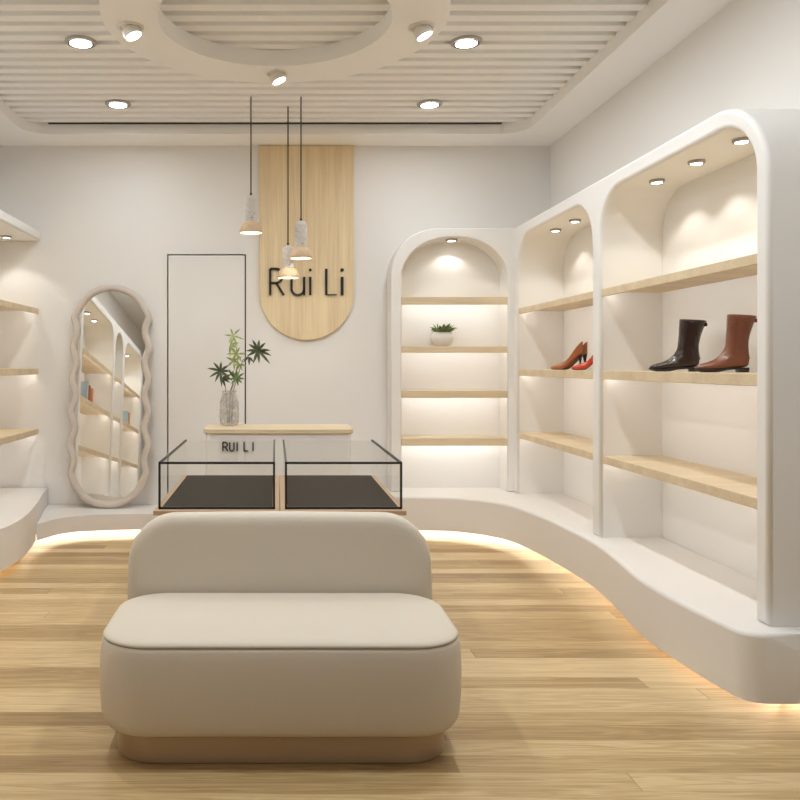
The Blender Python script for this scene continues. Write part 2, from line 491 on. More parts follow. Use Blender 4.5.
for (y0, y1) in ((3.6585, 5.4045), (5.5405, 7.2525)):
    for zt, th in SHZ:
        side_shelf(t, y0, y1, zt, th, XF+.012, 2.6160, 1)

# left unit, open end against the back wall; its nearer bays show only in the mirror
t = thing('arched_shelf_unit', 'off-white shelf unit with an open end at the left edge, books inside', 'shelf unit', (-2.4, 4.6, ZP))
XFL = -2.225
outl = [(7.600, 2.768), (7.600, 2.678)] + [(5.95+.0, 2.678)][:0] + arc(5.95+.30, 2.678-.28, .30, .28, 90, 180) + [(5.95, ZP)]
for a, b in ((4.05, 5.83), (3.35, 3.95), (1.75, 3.25)):
    rr = min(.30, (b-a)*.45)
    outl += opening(a, b, 2.66, rr, .28)
outl += [(1.60, ZP)] + arc(1.60+.44, 2.768-.42, .44, .42, 180, 90, 18)
bm = bmesh.new(); prism(bm, outl, YZ, -2.6165, XFL)
o = link('cabinet_body', bm, M['cab'], None, bevel=0.018, seg=3, only=lambda a, b: abs(a.x-XFL) < 1e-4 and abs(b.x-XFL) < 1e-4); o.parent = t; o.matrix_parent_inverse = Matrix.Translation((2.4, -4.6, -ZP))
for (y0, y1) in ((5.9505, 7.600), (4.0505, 5.8295), (3.3505, 3.9495), (1.7505, 3.2495)):
    for zt, th in ((2.037, .053), (1.470, .060), (0.898, .056)):
        side_shelf(t, y0, y1, zt, th, XFL-.022, -2.6160, -1)

# back arch
t = thing('arched_shelf_unit', 'single narrow arched niche on the back wall holding the succulent', 'shelf unit', (1.65, 7.48, ZP))
BF = 7.346
outl = [(2.1945, ZP), (2.1945, 2.758)] + arc(1.065+.43, 2.758-.42, .43, .42, 90, 180, 18) + [(1.065, ZP)] \
       + (lambda q: q[::-1])(opening(1.162, 2.136, 2.675, .455, .37))
bm = bmesh.new(); prism(bm, outl, XZ, BF, 7.6115)
o = link('cabinet_body', bm, M['cab'], None, bevel=0.012, seg=3, only=lambda a, b: abs(a.y-BF) < 1e-4 and abs(b.y-BF) < 1e-4 and min(a.x, b.x) < 2.19); o.parent = t; o.matrix_parent_inverse = Matrix.Translation((-1.65, -7.48, -ZP))
for zt, zb in ((2.126, 2.055), (1.672, 1.612), (1.264, 1.197), (0.828, 0.757)):
    bm = bmesh.new()
    prism(bm, [(BF+.006, zt), (7.611, zt), (7.611, zt-.024), (BF+.024, zt-.024), (BF+.024, zb), (BF+.006, zb)], YZ, 1.1625, 2.1355)
    s = link('shelf', bm, M['oakX'], None, bevel=0.003, seg=2)
    s.parent = t; s.matrix_parent_inverse = Matrix.Translation((-1.65, -7.48, -ZP))
    link('led_strip', boxbm(1.19, 2.11, BF+.0245, BF+.028, zb+.006, zt-.0245), M['arch_led'], s)

# ------------------------------------------------------------------ lights
def downlight(x, y, z, r, label, group, power, spot=False, aim=(0, 0, -1), ang=114, color=SOFT):
    t = thing('recessed_downlight', label, 'light', (x, y, z), 0, group)
    bm = bmesh.new(); lathe(bm, [(r, 0.0), (r, -.010), (r*.93, -.016), (r*.80, -.016), (r*.78, -.006), (r*.78, -.0025), (0, -.0025)], 32)
    link('bezel', bm, M['chrome'], t, smooth=True)
    bm = bmesh.new(); lathe(bm, [(r*.80, -.0165), (r*.80, -.019), (r*.70, -.019), (r*.70, -.0165)], 32, close=True)
    link('dark_rim', bm, M['black'], t, smooth=True)
    bm = bmesh.new(); lathe(bm, [(0, -.0175), (r*.71, -.0175), (r*.71, -.0045), (0, -.0045)], 32)
    link('lens', bm, M['lens'], t)
    if spot: lamp('SPOT', 'lamp', (0, 0, -.024), power, color, .012, aim, ang, .38, t)
    else: lamp('AREA', 'lamp', (0, 0, -.024), power, color, r*1.3, aim, parent=t, spread=172)
    return t

near = {1: 'right', -1: 'left'}
for sx in (-1, 1):
    for k, y in enumerate((6.65, 5.375, 4.10, 2.80, 1.50, 0.2)):
        if k == 0: lab = 'small round ceiling downlight near the back rim of the tray, %s one' % near[sx]
        elif k == 1: lab = 'round ceiling downlight beside the ring, %s side' % near[sx]
        else: lab = 'unseen %s-hand ceiling downlight in the %s row from the back wall' % (near[sx], ('third', 'fourth', 'fifth', 'sixth')[k-2])  # rows out of view, kept for the light they give bench and floor
        downlight(sx*1.295-.01, y, ZS, .105, lab, 'downlights between the ceiling slats', P_CEIL*(.78, 1, 1.35, 1.5, .5, .4)[k])

for k, y in enumerate((4.995, 4.527, 4.088)):
    downlight(2.385, y, 2.6535, .045, ('niche spotlight over the boots bay, farthest of three', 'niche spotlight over the boots bay, middle of three', 'niche spotlight over the boots bay, nearest and by the arch curve')[k],
              'spotlights in the right arched bays', P_NICHE, True, color=WARM)
for k, y in enumerate((6.80, 6.36, 5.92)):
    downlight(2.385, y, 2.6535, .045, ('niche spotlight over the heels bay, farther of two', 'niche spotlight over the heels bay, nearer of two', 'niche spotlight over the heels bay, hidden behind the post')[k],
              'spotlights in the right arched bays', P_NICHE, True, color=WARM)
downlight(1.649, 7.47, 2.6735, .055, 'lone niche spotlight at the top of the back wall arch', None, P_NICHE*.8, True, color=WARM)
for k, y in enumerate((7.30, 6.83)):
    downlight(-2.45, y, 2.6765, .045, ('spotlight under the left canopy, nearest the back wall', 'spotlight under the left canopy, second from the back wall')[k], 'spotlights in the left shelf unit', P_NICHE, True, color=WARM)
for k, y in enumerate((5.35, 4.94, 4.53, 2.9, 2.5, 2.1)):
    downlight(-2.41, y, 2.6585, .045, 'left unit niche spotlight reflected in the mirror, %s from the back wall' % ('first', 'second', 'third', 'fourth', 'fifth', 'sixth')[k], 'spotlights in the left shelf unit', P_NICHE, True, color=WARM)

# ceiling ring and its gimbal spots
t = thing('ceiling_ring', 'large flat beige ring panel fixed under the slatted ceiling', 'ceiling ring', (0.0, 4.825, 3.675))
bm = bmesh.new(); lathe(bm, [(.70, 0), (1.035, 0), (1.035, -.110), (.70, -.110)], 128, close=True)
sharp(link('ring_panel', bm, M['ring'], t), 30)
def gimbal(x, y, label):
    z = 3.565
    t = thing('gimbal_spotlight', label, 'light', (x, y, z), 0, 'gimbal spotlights on the ceiling ring')
    bm = bmesh.new(); lathe(bm, [(.082, 0), (.082, -.006), (.074, -.010), (.062, -.008), (.060, 0)], 32)
    link('bezel', bm, M['white'], t, smooth=True)
    d = Vector((.38, -.07, -.92)).normalized()
    q = d.to_track_quat('-Z', 'Y').to_matrix().to_4x4()
    bm = bmesh.new(); lathe(bm, [(0, .005), (.050, .005), (.056, -.004), (.058, -.046), (.053, -.052), (.049, -.050), (.047, -.040), (0, -.040)], 32)
    bm.transform(Matrix.Translation((0, 0, -.012)) @ q)
    sharp(link('head', bm, M['white'], t), 40)
    bm = bmesh.new(); lathe(bm, [(0, -.047), (.046, -.047), (.046, -.0405), (0, -.0405)], 32); bm.transform(Matrix.Translation((0, 0, -.012)) @ q)
    link('lens', bm, M['lens'], t)
    lamp('SPOT', 'lamp', d*.075, P_RING, SOFT, .03, d, 110, .8, t)
gimbal(-.882, 4.888, 'tilted white spotlight on the ceiling ring, left side')
gimbal(.895, 4.888, 'tilted white spotlight on the ceiling ring, right side')
gimbal(.012, 5.66, 'tilted white spotlight on the far middle of the ceiling ring')

# pendants
def pendant(x, y, ztop, label, k=.96):
    t = thing('pendant_lamp', label, 'lamp', (x, y, ztop-.325*k), 0, 'cluster of three hanging pendants')
    t.scale = (1, 1, k)
    zc = (ZS+.01-ztop)/k+.325
    bm = bmesh.new(); tube(bm, [(0, 0, .345), (0, 0, zc)], .0055, 8); link('cord', bm, M['black'], t, smooth=True)
    bm = bmesh.new(); lathe(bm, [(.0, .345), (.008, .345), (.011, .325), (.011, .318), (0, .318)], 16); link('cord_grip', bm, M['black'], t, smooth=True)
    bm = bmesh.new(); lathe(bm, [(0, .322), (.018, .321), (.032, .314), (.045, .300), (.051, .280), (.052, .255), (.052, .085), (.050, .080), (0, .080)], 32)
    link('lamp_body', bm, M['concrete'], t, smooth=True)
    bm = bmesh.new(); lathe(bm, [(.051, .098), (.060, .094), (.074, .078), (.084, .052), (.090, .020), (.091, .004), (.087, .004), (.080, .045), (.070, .070), (.051, .086)], 40)
    link('lamp_shade', bm, M['shade'], t, smooth=True)
    bm = bmesh.new(); lathe(bm, [(0, .030), (.030, .032), (.055, .038), (.066, .050), (.056, .076), (0, .078)], 32)
    link('bulb', bm, M['bulb'], t, smooth=True)
    bm = bmesh.new(); lathe(bm, [(0, 0), (.004, 0), (.004, .004), (0, .004)], 10); bm.transform(Matrix.Translation((.010, -.050, .125)) @ Matrix.Rotation(PI/2, 4, 'X'))
    link('screw', bm, M['black'], t)
    lamp('POINT', 'lamp', (0, 0, .017), P_PEND, WARM, .010, parent=t)
pendant(-.195, 6.49, 2.879, 'highest pendant with concrete body and sandy shade, left of the wooden sign')
pendant(.110, 6.76, 2.514, 'lowest pendant with concrete body, hanging over the letter R', .87)
pendant(.211, 6.49, 2.672, 'middle-height concrete pendant, rightmost of the three, before the wooden sign')

# ------------------------------------------------------------------ wooden sign and lettering
def stroke(bm, pts, w, fn, d0, d1, closed=False):
    """flat stroke of width w along a 2D polyline, extruded from d0 to d1"""
    P = [Vector(p) for p in pts]; n = len(P)
    A, B = [], []
    for i in range(n):
        a = P[i-1] if (i > 0 or closed) else P[i]; b = P[(i+1) % n] if (i < n-1 or closed) else P[i]
        t1 = (P[i]-a); t2 = (b-P[i])
        t = ((t1.normalized() if t1.length > 1e-9 else Vector((0, 0))) + (t2.normalized() if t2.length > 1e-9 else Vector((0, 0)))).normalized()
        nrm = Vector((-t.y, t.x)); k = 1.0
        if t1.length > 1e-9 and t2.length > 1e-9: k = 1/max(.5, abs(nrm.dot(Vector((-t1.y, t1.x)).normalized())))
        A.append(P[i]+nrm*w/2*k); B.append(P[i]-nrm*w/2*k)
    def V(p, d): return bm.verts.new(fn(p.x, p.y, d))
    q = [[V(a, d0), V(b, d0), V(b, d1), V(a, d1)] for a, b in zip(A, B)]
    for i in range(n if closed else n-1):
        s, e = q[i], q[(i+1) % n]
        for k in range(4):
            bm.faces.new((s[k], s[(k+1) % 4], e[(k+1) % 4], e[k]))
    if not closed: bm.faces.new(q[0]); bm.faces.new(q[-1][::-1])

def glyph(ch, h, xh, wd):
    """strokes of one letter in a box of width wd, cap height h, x-height xh"""
    if ch == 'R':
        r = h*.27
        bowl = [(0, h)] + [(wd*.42, h)] + [(wd*.42 + wd*.50*math.sin(R(a)), h-r+r*math.cos(R(a))) for a in range(15, 181, 15)] + [(0, h-2*r)]
        return [[(0, 0), (0, h)], bowl, [(wd*.45, h-2*r), (wd, 0)]]
    if ch == 'u':
        r = wd*.5
        return [[(0, xh), (0, r)] + [(r-r*math.cos(R(a)), r-r*math.sin(R(a))) for a in range(15, 180, 15)] + [(wd, r)], [(wd, 0), (wd, xh)]]
    if ch == 'U':
        r = wd*.5
        return [[(0, h), (0, r)] + [(r-r*math.cos(R(a)), r-r*math.sin(R(a))) for a in range(15, 180, 15)] + [(wd, r), (wd, h)]]
    if ch == 'i': return [[(0, 0), (0, xh)], 'dot']
    if ch == 'I': return [[(0, 0), (0, h)]]
    if ch == 'L': return [[(0, h), (0, 0)], [(0, 0), (wd, 0)]]

def letter(parent, ch, x, z, h, xh, wd, w, d0, d1, thin=None):
    bm = bmesh.new()
    ox, oy, oz = parent.location
    for s in glyph(ch, h, xh, wd):
        if s == 'dot':
            prism(bm, [(x-ox+w*.62*math.cos(2*PI*i/16), z-oz+h*.955+w*.62*math.sin(2*PI*i/16)) for i in range(16)], XZ, d0-oy, d1-oy); continue
        hor = thin and len(s) == 2 and abs(s[0][1]-s[1][1]) < 1e-6
        if len(s) == 2 and ch in 'L' and not hor: pass
        stroke(bm, [(x-ox+a, z-oz+b+((thin or w)/2 if hor else 0)) for a, b in s], thin if hor else w, XZ, d0-oy, d1-oy)
    return link('letter', bm, M['black'], parent)

sg = thing('sign_panel', 'tall pale oak sign panel with rounded bottom and black lettering', 'sign', (.299, 7.60, 1.737))
bm = bmesh.new()
prism(bm, [(.448, 1.842), (-.448, 1.842)] + arc(0, .448, .448, .448, 180, 360, 40), XZ, -.026, .010)
link('panel', bm, M['oakZ'], sg, bevel=0.003, seg=2)
ppm = 105.55
def SX(px): return (px-275)/ppm
zb = 1.5 + (365-295.3)/ppm
capH, xH, sw = 26.3/ppm, 18.3/ppm, 2.3/ppm
F0, F1 = 7.558, 7.574
letter(sg, 'R', SX(270.2), zb, capH, xH, 13.5/ppm, sw, F0, F1)
letter(sg, 'u', SX(291.5), zb, capH, xH, 12.6/ppm, sw, F0, F1)
letter(sg, 'i', SX(310.2), zb, capH, xH, 0, sw, F0, F1)
letter(sg, 'L', SX(326.2), zb, capH, xH, 10.5/ppm, sw, F0, F1, thin=0.9/ppm)
letter(sg, 'i', SX(342.0), zb, capH, xH, 0, sw*1.25, F0, F1)

# ------------------------------------------------------------------ wavy mirror leaning on the wall
def mirror():
    t = thing('wavy_mirror', 'full-length mirror in a wavy beige frame leaning on the back wall', 'mirror', (-1.545, 7.408, 0.1800))
    H, hw, N = 2.085, 0.372, 260
    rt, rb = 0.36, 0.37
    base = []
    path = [(hw-rb+rb*math.cos(R(a)), rb+rb*math.sin(R(a))) for a in range(-90, 0, 3)]
    path += [(hw, rb + (H-rt-rb)*i/60) for i in range(61)]
    path += [(hw-rt+rt*math.cos(R(a)), H-rt+rt*math.sin(R(a))) for a in range(3, 91, 3)]
    half = []
    for x, z in path:
        f = 0.0
        if .22 < z < 1.96:
            e = min(1, (z-.22)/.20, (1.96-z)/.20)
            f = 0.019*e*math.cos(2*PI*(z-1.80)/0.305)
        half.append((x+f - 0.012*(z/H), z))
    cl = half + [(-x, z) for x, z in half[::-1]]
    cl2 = []
    for p in cl:
        if not cl2 or (Vector(p)-Vector(cl2[-1])).length > .004: cl2.append(p)
    cl = cl2; n = len(cl)
    bm = bmesh.new(); rings = []
    sec = [(.006, -.004), (.004, -.026), (-.008, -.038), (-.030, -.040), (-.048, -.034), (-.058, -.020), (-.060, -.004), (-.060, .006), (.006, .006)]
    inner = []
    for i in range(n):
        a = Vector(cl[i-1]); b = Vector(cl[(i+1) % n]); tt = (b-a).normalized(); nr = Vector((tt.y, -tt.x))
        p = Vector(cl[i])
        rings.append([(p.x+nr.x*s, d, p.y+nr.y*s) for s, d in sec])
        inner.append((p.x-nr.x*.050, p.y-nr.y*.050))
    vr = [[bm.verts.new(q) for q in r] for r in rings]
    for i in range(n):
        A, B = vr[i], vr[(i+1) % n]
        for k in range(len(sec)):
            l = (k+1) % len(sec); bm.faces.new((A[k], A[l], B[l], B[k]))
    sharp(link('mirror_frame', bm, M['frame'], t), 55)
    bm = bmesh.new(); prism(bm, inner, XZ, -.012, -.004)
    link('mirror_glass', bm, M['mirror'], t)
    bm = bmesh.new(); prism(bm, inner, XZ, -.003, .004)
    link('back_board', bm, M['frame'], t)
    t.rotation_euler = (R(-5.2), 0, 0)
    return t
mirror()

# ------------------------------------------------------------------ counter
ct = thing('counter', 'off-white reception counter with pale oak top behind the glass cases', 'counter', (.026, 6.25, 0))
bm = bmesh.new(); prism(bm, rrect(.548, .255, .04, 6), XY, 0, .984)
link('counter_body', bm, M['cab'], ct, bevel=.004, seg=2)
bm = bmesh.new(); prism(bm, rrect(.566, .268, .07, 8), XY, .985, 1.020)
link('countertop', bm, M['oakX'], ct, bevel=.004, seg=2)
cz, ch_, cw = 0.856, .065, .0105
D0, D1 = 5.986, 5.9955
for chx, px_, wd in (('R', 222.9, 5.0), ('U', 229.8, 4.2), ('I', 237.2, 0), ('L', 244.0, 4.4), ('I', 253.0, 0)):
    letter(ct, chx, (px_-275)/133.4, cz, ch_, ch_, wd/133.4, cw, D0, D1)

# ------------------------------------------------------------------ glass display cases
def display_case(x0, x1, gx0, gx1, label):
    cx = (x0+x1)/2
    t = thing('display_case', label, 'display case', (cx, 4.77, 0), 0, 'pair of glass display cases')
    lx = lambda v: v-cx
    Y = lambda v: v-4.77
    ya, yb, zb, zt = 4.150, 5.395, .753, .992
    link('case_body', boxbm(lx(x0)+(.05 if x0 < -.3 else .001), lx(x1)-(.05 if x1 > .3 else .001), Y(4.16), Y(5.40), 0, .728), M['cab'], t, bevel=.004, seg=2)
    link('tray', boxbm(lx(x0), lx(x1)-.0015, Y(4.10), Y(5.43), .7285, zb-.0005), M['tray'], t, bevel=.002, seg=2)
    link('mat', boxbm(lx(gx0)+.008, lx(gx1)-.008, Y(ya)+.008, Y(yb)-.008, zb, zb+.004), M['mat_'], t)
    # five panes
    bm = bmesh.new()
    g = .003
    for q in ((gx0, gx1, ya, ya+g), (gx0, gx1, yb-g, yb), (gx0, gx0+g, ya+g, yb-g), (gx1-g, gx1, ya+g, yb-g)):
        box(bm, lx(q[0]), lx(q[1]), Y(q[2]), Y(q[3]), zb, zt-g)
    box(bm, lx(gx0), lx(gx1), Y(ya), Y(yb), zt-g, zt)
    link('glass_cover', bm, M['glass'], t)
    bm = bmesh.new(); e = .0055
    for x in (gx0, gx1):
        box(bm, lx(x)-e, lx(x)+e, Y(ya)-e, Y(ya)+e, zb, zt)
        box(bm, lx(x)-e, lx(x)+e, Y(ya), Y(yb), zt-e, zt+e)
    box(bm, lx(gx0)-e, lx(gx1)+e, Y(ya)-e, Y(ya)+e, zt-e, zt+e)
    box(bm, lx(gx0)-e, lx(gx1)+e, Y(ya)-e, Y(ya)+e, zb, zb+2*e)
    link('edge_frame', bm, M['black'], t)
display_case(-.625, .0255, -.599, -.005, 'left glass display case with black edges on a wooden tray')
display_case(.0265, .676, .057, .654, 'right glass display case with black edges on a wooden tray')

# ------------------------------------------------------------------ sofa
def sofa():
    cx, cy = .022, 3.305
    t = thing('sofa_bench', 'beige upholstered bench with low rounded backrest on the oak floor', 'bench', (cx, cy, 0))
    HX, HY, RC = .703, .350, .20
    def ring(z, ins, dz=None): return [(x, y, z) for x, y in rrect(HX-ins, HY-ins, max(.03, RC-ins*.6), 14)]
    bm = bmesh.new()
    loft(bm, [ring(z, i) for z, i in ((.106, .075), (.108, .040), (.117, .020), (.136, .008), (.165, .001), (.23, -.004), (.32, -.005), (.40, -.002), (.432, .003), (.443, .007), (.4475, .013))])
    link('seat_body', bm, M['fabric'], t, smooth=True)
    bm = bmesh.new()
    loft(bm, [ring(z, i) for z, i in ((.448, .013), (.4505, .008), (.455, .006), (.461, .012), (.467, .026), (.4705, .050), (.473, .09), (.4755, .16), (.477, .24), (.4775, .31))])
    link('seat_cushion', bm, M['fabric'], t, smooth=True)
    bm = bmesh.new()
    pts = rrect(HX-.011, HY-.011, RC-.006, 14); n = len(pts); rings = []
    for i in range(n):
        a = Vector(pts[i-1]); b = Vector(pts[(i+1) % n]); tt = (b-a).normalized(); nr = Vector((tt.y, -tt.x))
        rings.append([(pts[i][0]+nr.x*.0032*math.cos(2*PI*k/6), pts[i][1]+nr.y*.0032*math.cos(2*PI*k/6), .4483+.0028*math.sin(2*PI*k/6)) for k in range(6)])
    rings.append(rings[0]); loft(bm, rings, False, False); bmesh.ops.remove_doubles(bm, verts=bm.verts, dist=1e-6)
    link('seam', bm, M['groove_shade'], t, smooth=True)  # darker tube stands in for the shade in the seam groove
    bm = bmesh.new(); prism(bm, rrect(.644, .300, .17, 14), XY, 0, .1065)
    link('base', bm, M['bronze'], t, bevel=.006, seg=3)
    # backrest: outline in XZ, lofted through its thickness
    def outline(ins):
        hw, zt, zb, r = .705-ins, .812-ins, .10+ins, .225-ins*.5
        p = []
        p += [(hw-.03, zb), (hw, zb+.03)]
        p += [(hw-.004*(k/6)**2, zb+.03+(zt-r-zb-.03)*k/6) for k in range(1, 6)]
        p += [(hw-.006-r+r*1.0*math.cos(R(a)), zt-r+r*math.sin(R(a))) for a in range(0, 91, 6)]
        p += [((hw-.006-r)*(1-2*k/8), zt+.004*math.sin(PI*k/8)) for k in range(1, 8)]
        p += [(-x, z) for x, z in ([(hw-.006-r+r*math.cos(R(a)), zt-r+r*math.sin(R(a))) for a in range(90, -1, -6)])]
        p += [(-(hw-.004*(k/6)**2), zb+.03+(zt-r-zb-.03)*k/6) for k in range(5, 0, -1)]
        p += [(-hw, zb+.03), (-hw+.03, zb)]
        return p
    bm = bmesh.new()
    lv = ((.347, .10), (.346, .055), (.349, .032), (.358, .014), (.374, .003), (.395, 0), (.44, 0), (.468, .005), (.486, .018), (.496, .045), (.498, .10))
    loft(bm, [[(x, y, z) for x, z in outline(i)] for y, i in lv])
    link('backrest', bm, M['fabric'], t, smooth=True)
sofa()

# ------------------------------------------------------------------ vase and branches on the counter
vx, vy, vz = -.362, 6.33, 1.0205
vs = thing('glass_vase', 'ribbed smoky glass vase holding branches on the counter', 'vase', (vx, vy, vz))
bm = bmesh.new(); n = 48; rings = []
prof = [(.050, .002), (.066, .006), (.074, .03), (.078, .08), (.077, .14), (.071, .19), (.062, .225), (.054, .245), (.052, .262), (.056, .278)]
inn = [(.050, .278), (.046, .262), (.049, .245), (.057, .222), (.066, .188), (.072, .14), (.073, .08), (.069, .035), (.058, .016), (.02, .014)]
for r, z in prof+inn:
    rings.append([((r+.0022*math.cos(12*2*PI*i/n+z*25))*math.cos(2*PI*i/n), (r+.0022*math.cos(12*2*PI*i/n+z*25))*math.sin(2*PI*i/n), z) for i in range(n)])
loft(bm, rings); link('vase_body', bm, M['vase'], vs, smooth=True)

def leaf(bm, base, d, up, L, W, droop=.25):
    d = Vector(d).normalized(); s = d.cross(Vector(up)).normalized(); nn = s.cross(d).normalized()
    base = Vector(base); st = []
    for k in range(7):
        u = k/6; w = W*math.sin(PI*min(1, u*1.02+.02))**.8*(1-.25*u)
        c = base + d*L*u - Vector((0, 0, 1))*droop*L*u*u
        st.append((c+s*w+nn*w*.25, c, c-s*w+nn*w*.25))
    vv = [[bm.verts.new(p) for p in q] for q in st]
    for A, B in zip(vv, vv[1:]):
        bm.faces.new((A[0], A[1], B[1], B[0])); bm.faces.new((A[1], A[2], B[2], B[1]))

def whorl(bm, c, n, L, W, face, a0=0, spread=360, jit=.2):
    """leaves that radiate round a centre, facing the given direction"""
    f = Vector(face).normalized(); a = f.cross(Vector((0, 0, 1))).normalized(); b = a.cross(f)
    for k in range(n):
        th = R(a0 + spread*k/n + random.uniform(-8, 8))
        d = a*math.cos(th)+b*math.sin(th)+f*random.uniform(.05, .35)
        leaf(bm, c, d, f, L*random.uniform(1-jit, 1+jit), W, .12)

def pw(px, py, y):            # a spot in the vase's own space
    return ((px-275)*y/800-vx, y-vy, 1.5+(365-py)*y/800-vz)
def branch(label, mat, stem, clusters, singles=()):
    t = thing('leafy_branch', label, 'branch', (vx, vy, vz), 0, 'branches in the glass vase')
    bm = bmesh.new(); tube(bm, stem, .0042, 7, .0025)
    for s in singles: tube(bm, s, .0022, 5, .0014)
    link('stem', bm, M['twig'], t, smooth=True)
    bm = bmesh.new()
    for c in clusters: whorl(bm, *c)
    o = link('foliage', bm, mat, t, smooth=True)
    md = o.modifiers.new('thickness', 'SOLIDIFY'); md.thickness = .0012
    return t
V0 = (0.0, 0, .022)
branch('leafy branch spreading left out of the vase, dark pointed leaves', M['leaf_d'],
       [(-.014, 0, .022), (-.018, 0, .15), (-.026, 0, .27), pw(224, 378, 6.27), pw(221, 370, 6.24)],
       [(pw(220.5, 371, 6.23), 9, .105, .0115, (-.1, -1, .25), 20, 360), (pw(222, 378, 6.22), 4, .085, .010, (-.2, -1, .1), 150, 120)])
branch('tallest leafy branch in the vase, pale green leaves', M['leaf_p'],
       [(0, .012, .022), (.004, .012, .15), (.008, .014, .27), pw(235, 376, 6.36), pw(238, 362, 6.37), pw(236, 346, 6.37), pw(233, 335, 6.37)],
       [(pw(233, 336, 6.36), 6, .08, .009, (0, -1, .2), 10, 360), (pw(230, 345, 6.36), 5, .08, .010, (-.3, -1, .1), 120, 180),
        (pw(236.5, 354, 6.36), 6, .08, .010, (.1, -1, .2), 0, 360), (pw(234, 361, 6.36), 6, .07, .010, (0, -1, .1), 30, 360), (pw(240, 364, 6.36), 4, .05, .009, (.2, -1, .1), 200, 200)])
branch('leafy branch reaching right across the door line, dark pointed leaves', M['leaf_d'],
       [(.018, .004, .022), (.024, .008, .15), (.030, .008, .27), pw(239, 372, 6.335), pw(243, 360, 6.30), pw(250, 355, 6.29), pw(257, 351, 6.28)],
       [(pw(258, 350.5, 6.27), 11, .118, .0125, (.1, -1, .2), 5, 360), (pw(249, 357, 6.29), 3, .06, .009, (.3, -1, .1), 220, 150)])
branch('shortest leafy branch in the vase, mid-green leaves just above the rim', M['leaf_s'],
       [(.0, -.018, .022), (.004, -.018, .15), (.012, -.018, .27), pw(235, 381, 6.30), pw(236, 377, 6.30)],
       [(pw(237, 378, 6.30), 8, .07, .0095, (.1, -1, .25), 0, 360), (pw(232, 376, 6.31), 4, .060, .010, (0, -1, .2), 60, 180)])

# ------------------------------------------------------------------ succulent in the back arch
pt = thing('potted_succulent', 'small bushy green plant in a round white pot on the arch shelf', 'plant', (1.560, 7.470, 1.6725))
bm = bmesh.new(); lathe(bm, [(0, 0), (.052, 0), (.060, .004), (.086, .035), (.102, .072), (.101, .100), (.090, .124), (.080, .134), (.074, .132), (.083, .120), (.090, .095), (.085, .070), (.0, .05)], 36)
link('pot', bm, M['ceramic'], pt, smooth=True)
bm = bmesh.new(); lathe(bm, [(0, .100), (.088, .100), (.082, .118), (0, .124)], 24); link('soil', bm, M['soil'], pt, smooth=True)
bm = bmesh.new()
for k in range(85):
    a = random.uniform(0, 2*PI); rr = .085*math.sqrt(random.random()); el = random.uniform(.6, 1.5)
    leaf(bm, (rr*.7*math.cos(a), rr*.7*math.sin(a), .120), (math.cos(a)*math.cos(el), math.sin(a)*math.cos(el), math.sin(el)), (0, 0, 1), random.uniform(.08, .145), random.uniform(.012, .019), .3)
o = link('foliage', bm, M['leaf_s'], pt, smooth=True)
md = o.modifiers.new('thickness', 'SOLIDIFY'); md.thickness = .003

# ------------------------------------------------------------------ footwear (local frame: toe towards -x, heel at +x)
def hsec(cx, z, hx, hy, tilt=0, n=28, e=2.3):
    """closed ring round (cx, 0, z), half sizes hx/hy, tilted about y"""
    out = []
    for i in range(n):
        a = 2*PI*i/n; ca, sa = math.cos(a), math.sin(a)
        x = hx*math.copysign(abs(ca)**(2/e), ca); y = hy*math.copysign(abs(sa)**(2/e), sa)
        out.append((cx+x*math.cos(R(tilt)), y, z+x*math.sin(R(tilt))))
    return out

def foot_outline(L, w, n=20, toe=1.6):
    """sole outline, toe at x=0, heel at x=L"""
    pts = []
    def half(u):
        if u < .35: return w*math.sin(PI/2*min(1, (u/.35)**(1/toe)))
        if u < .72: return w*(1-.34*math.sin(PI/2*(u-.35)/.37))
        return w*(.66+.06*math.sin(PI*(u-.72)/.28))*math.sqrt(max(0, 1-max(0, (u-.86)/.14)**2))
    us = [0, .01, .03, .06, .10, .15, .22, .30, .40, .50, .60, .70, .78, .86, .91, .95, .98, 1.0]
    pts = [(u*L, half(u)) for u in us]
    return pts + [(x, -y) for x, y in pts[-2:0:-1]]

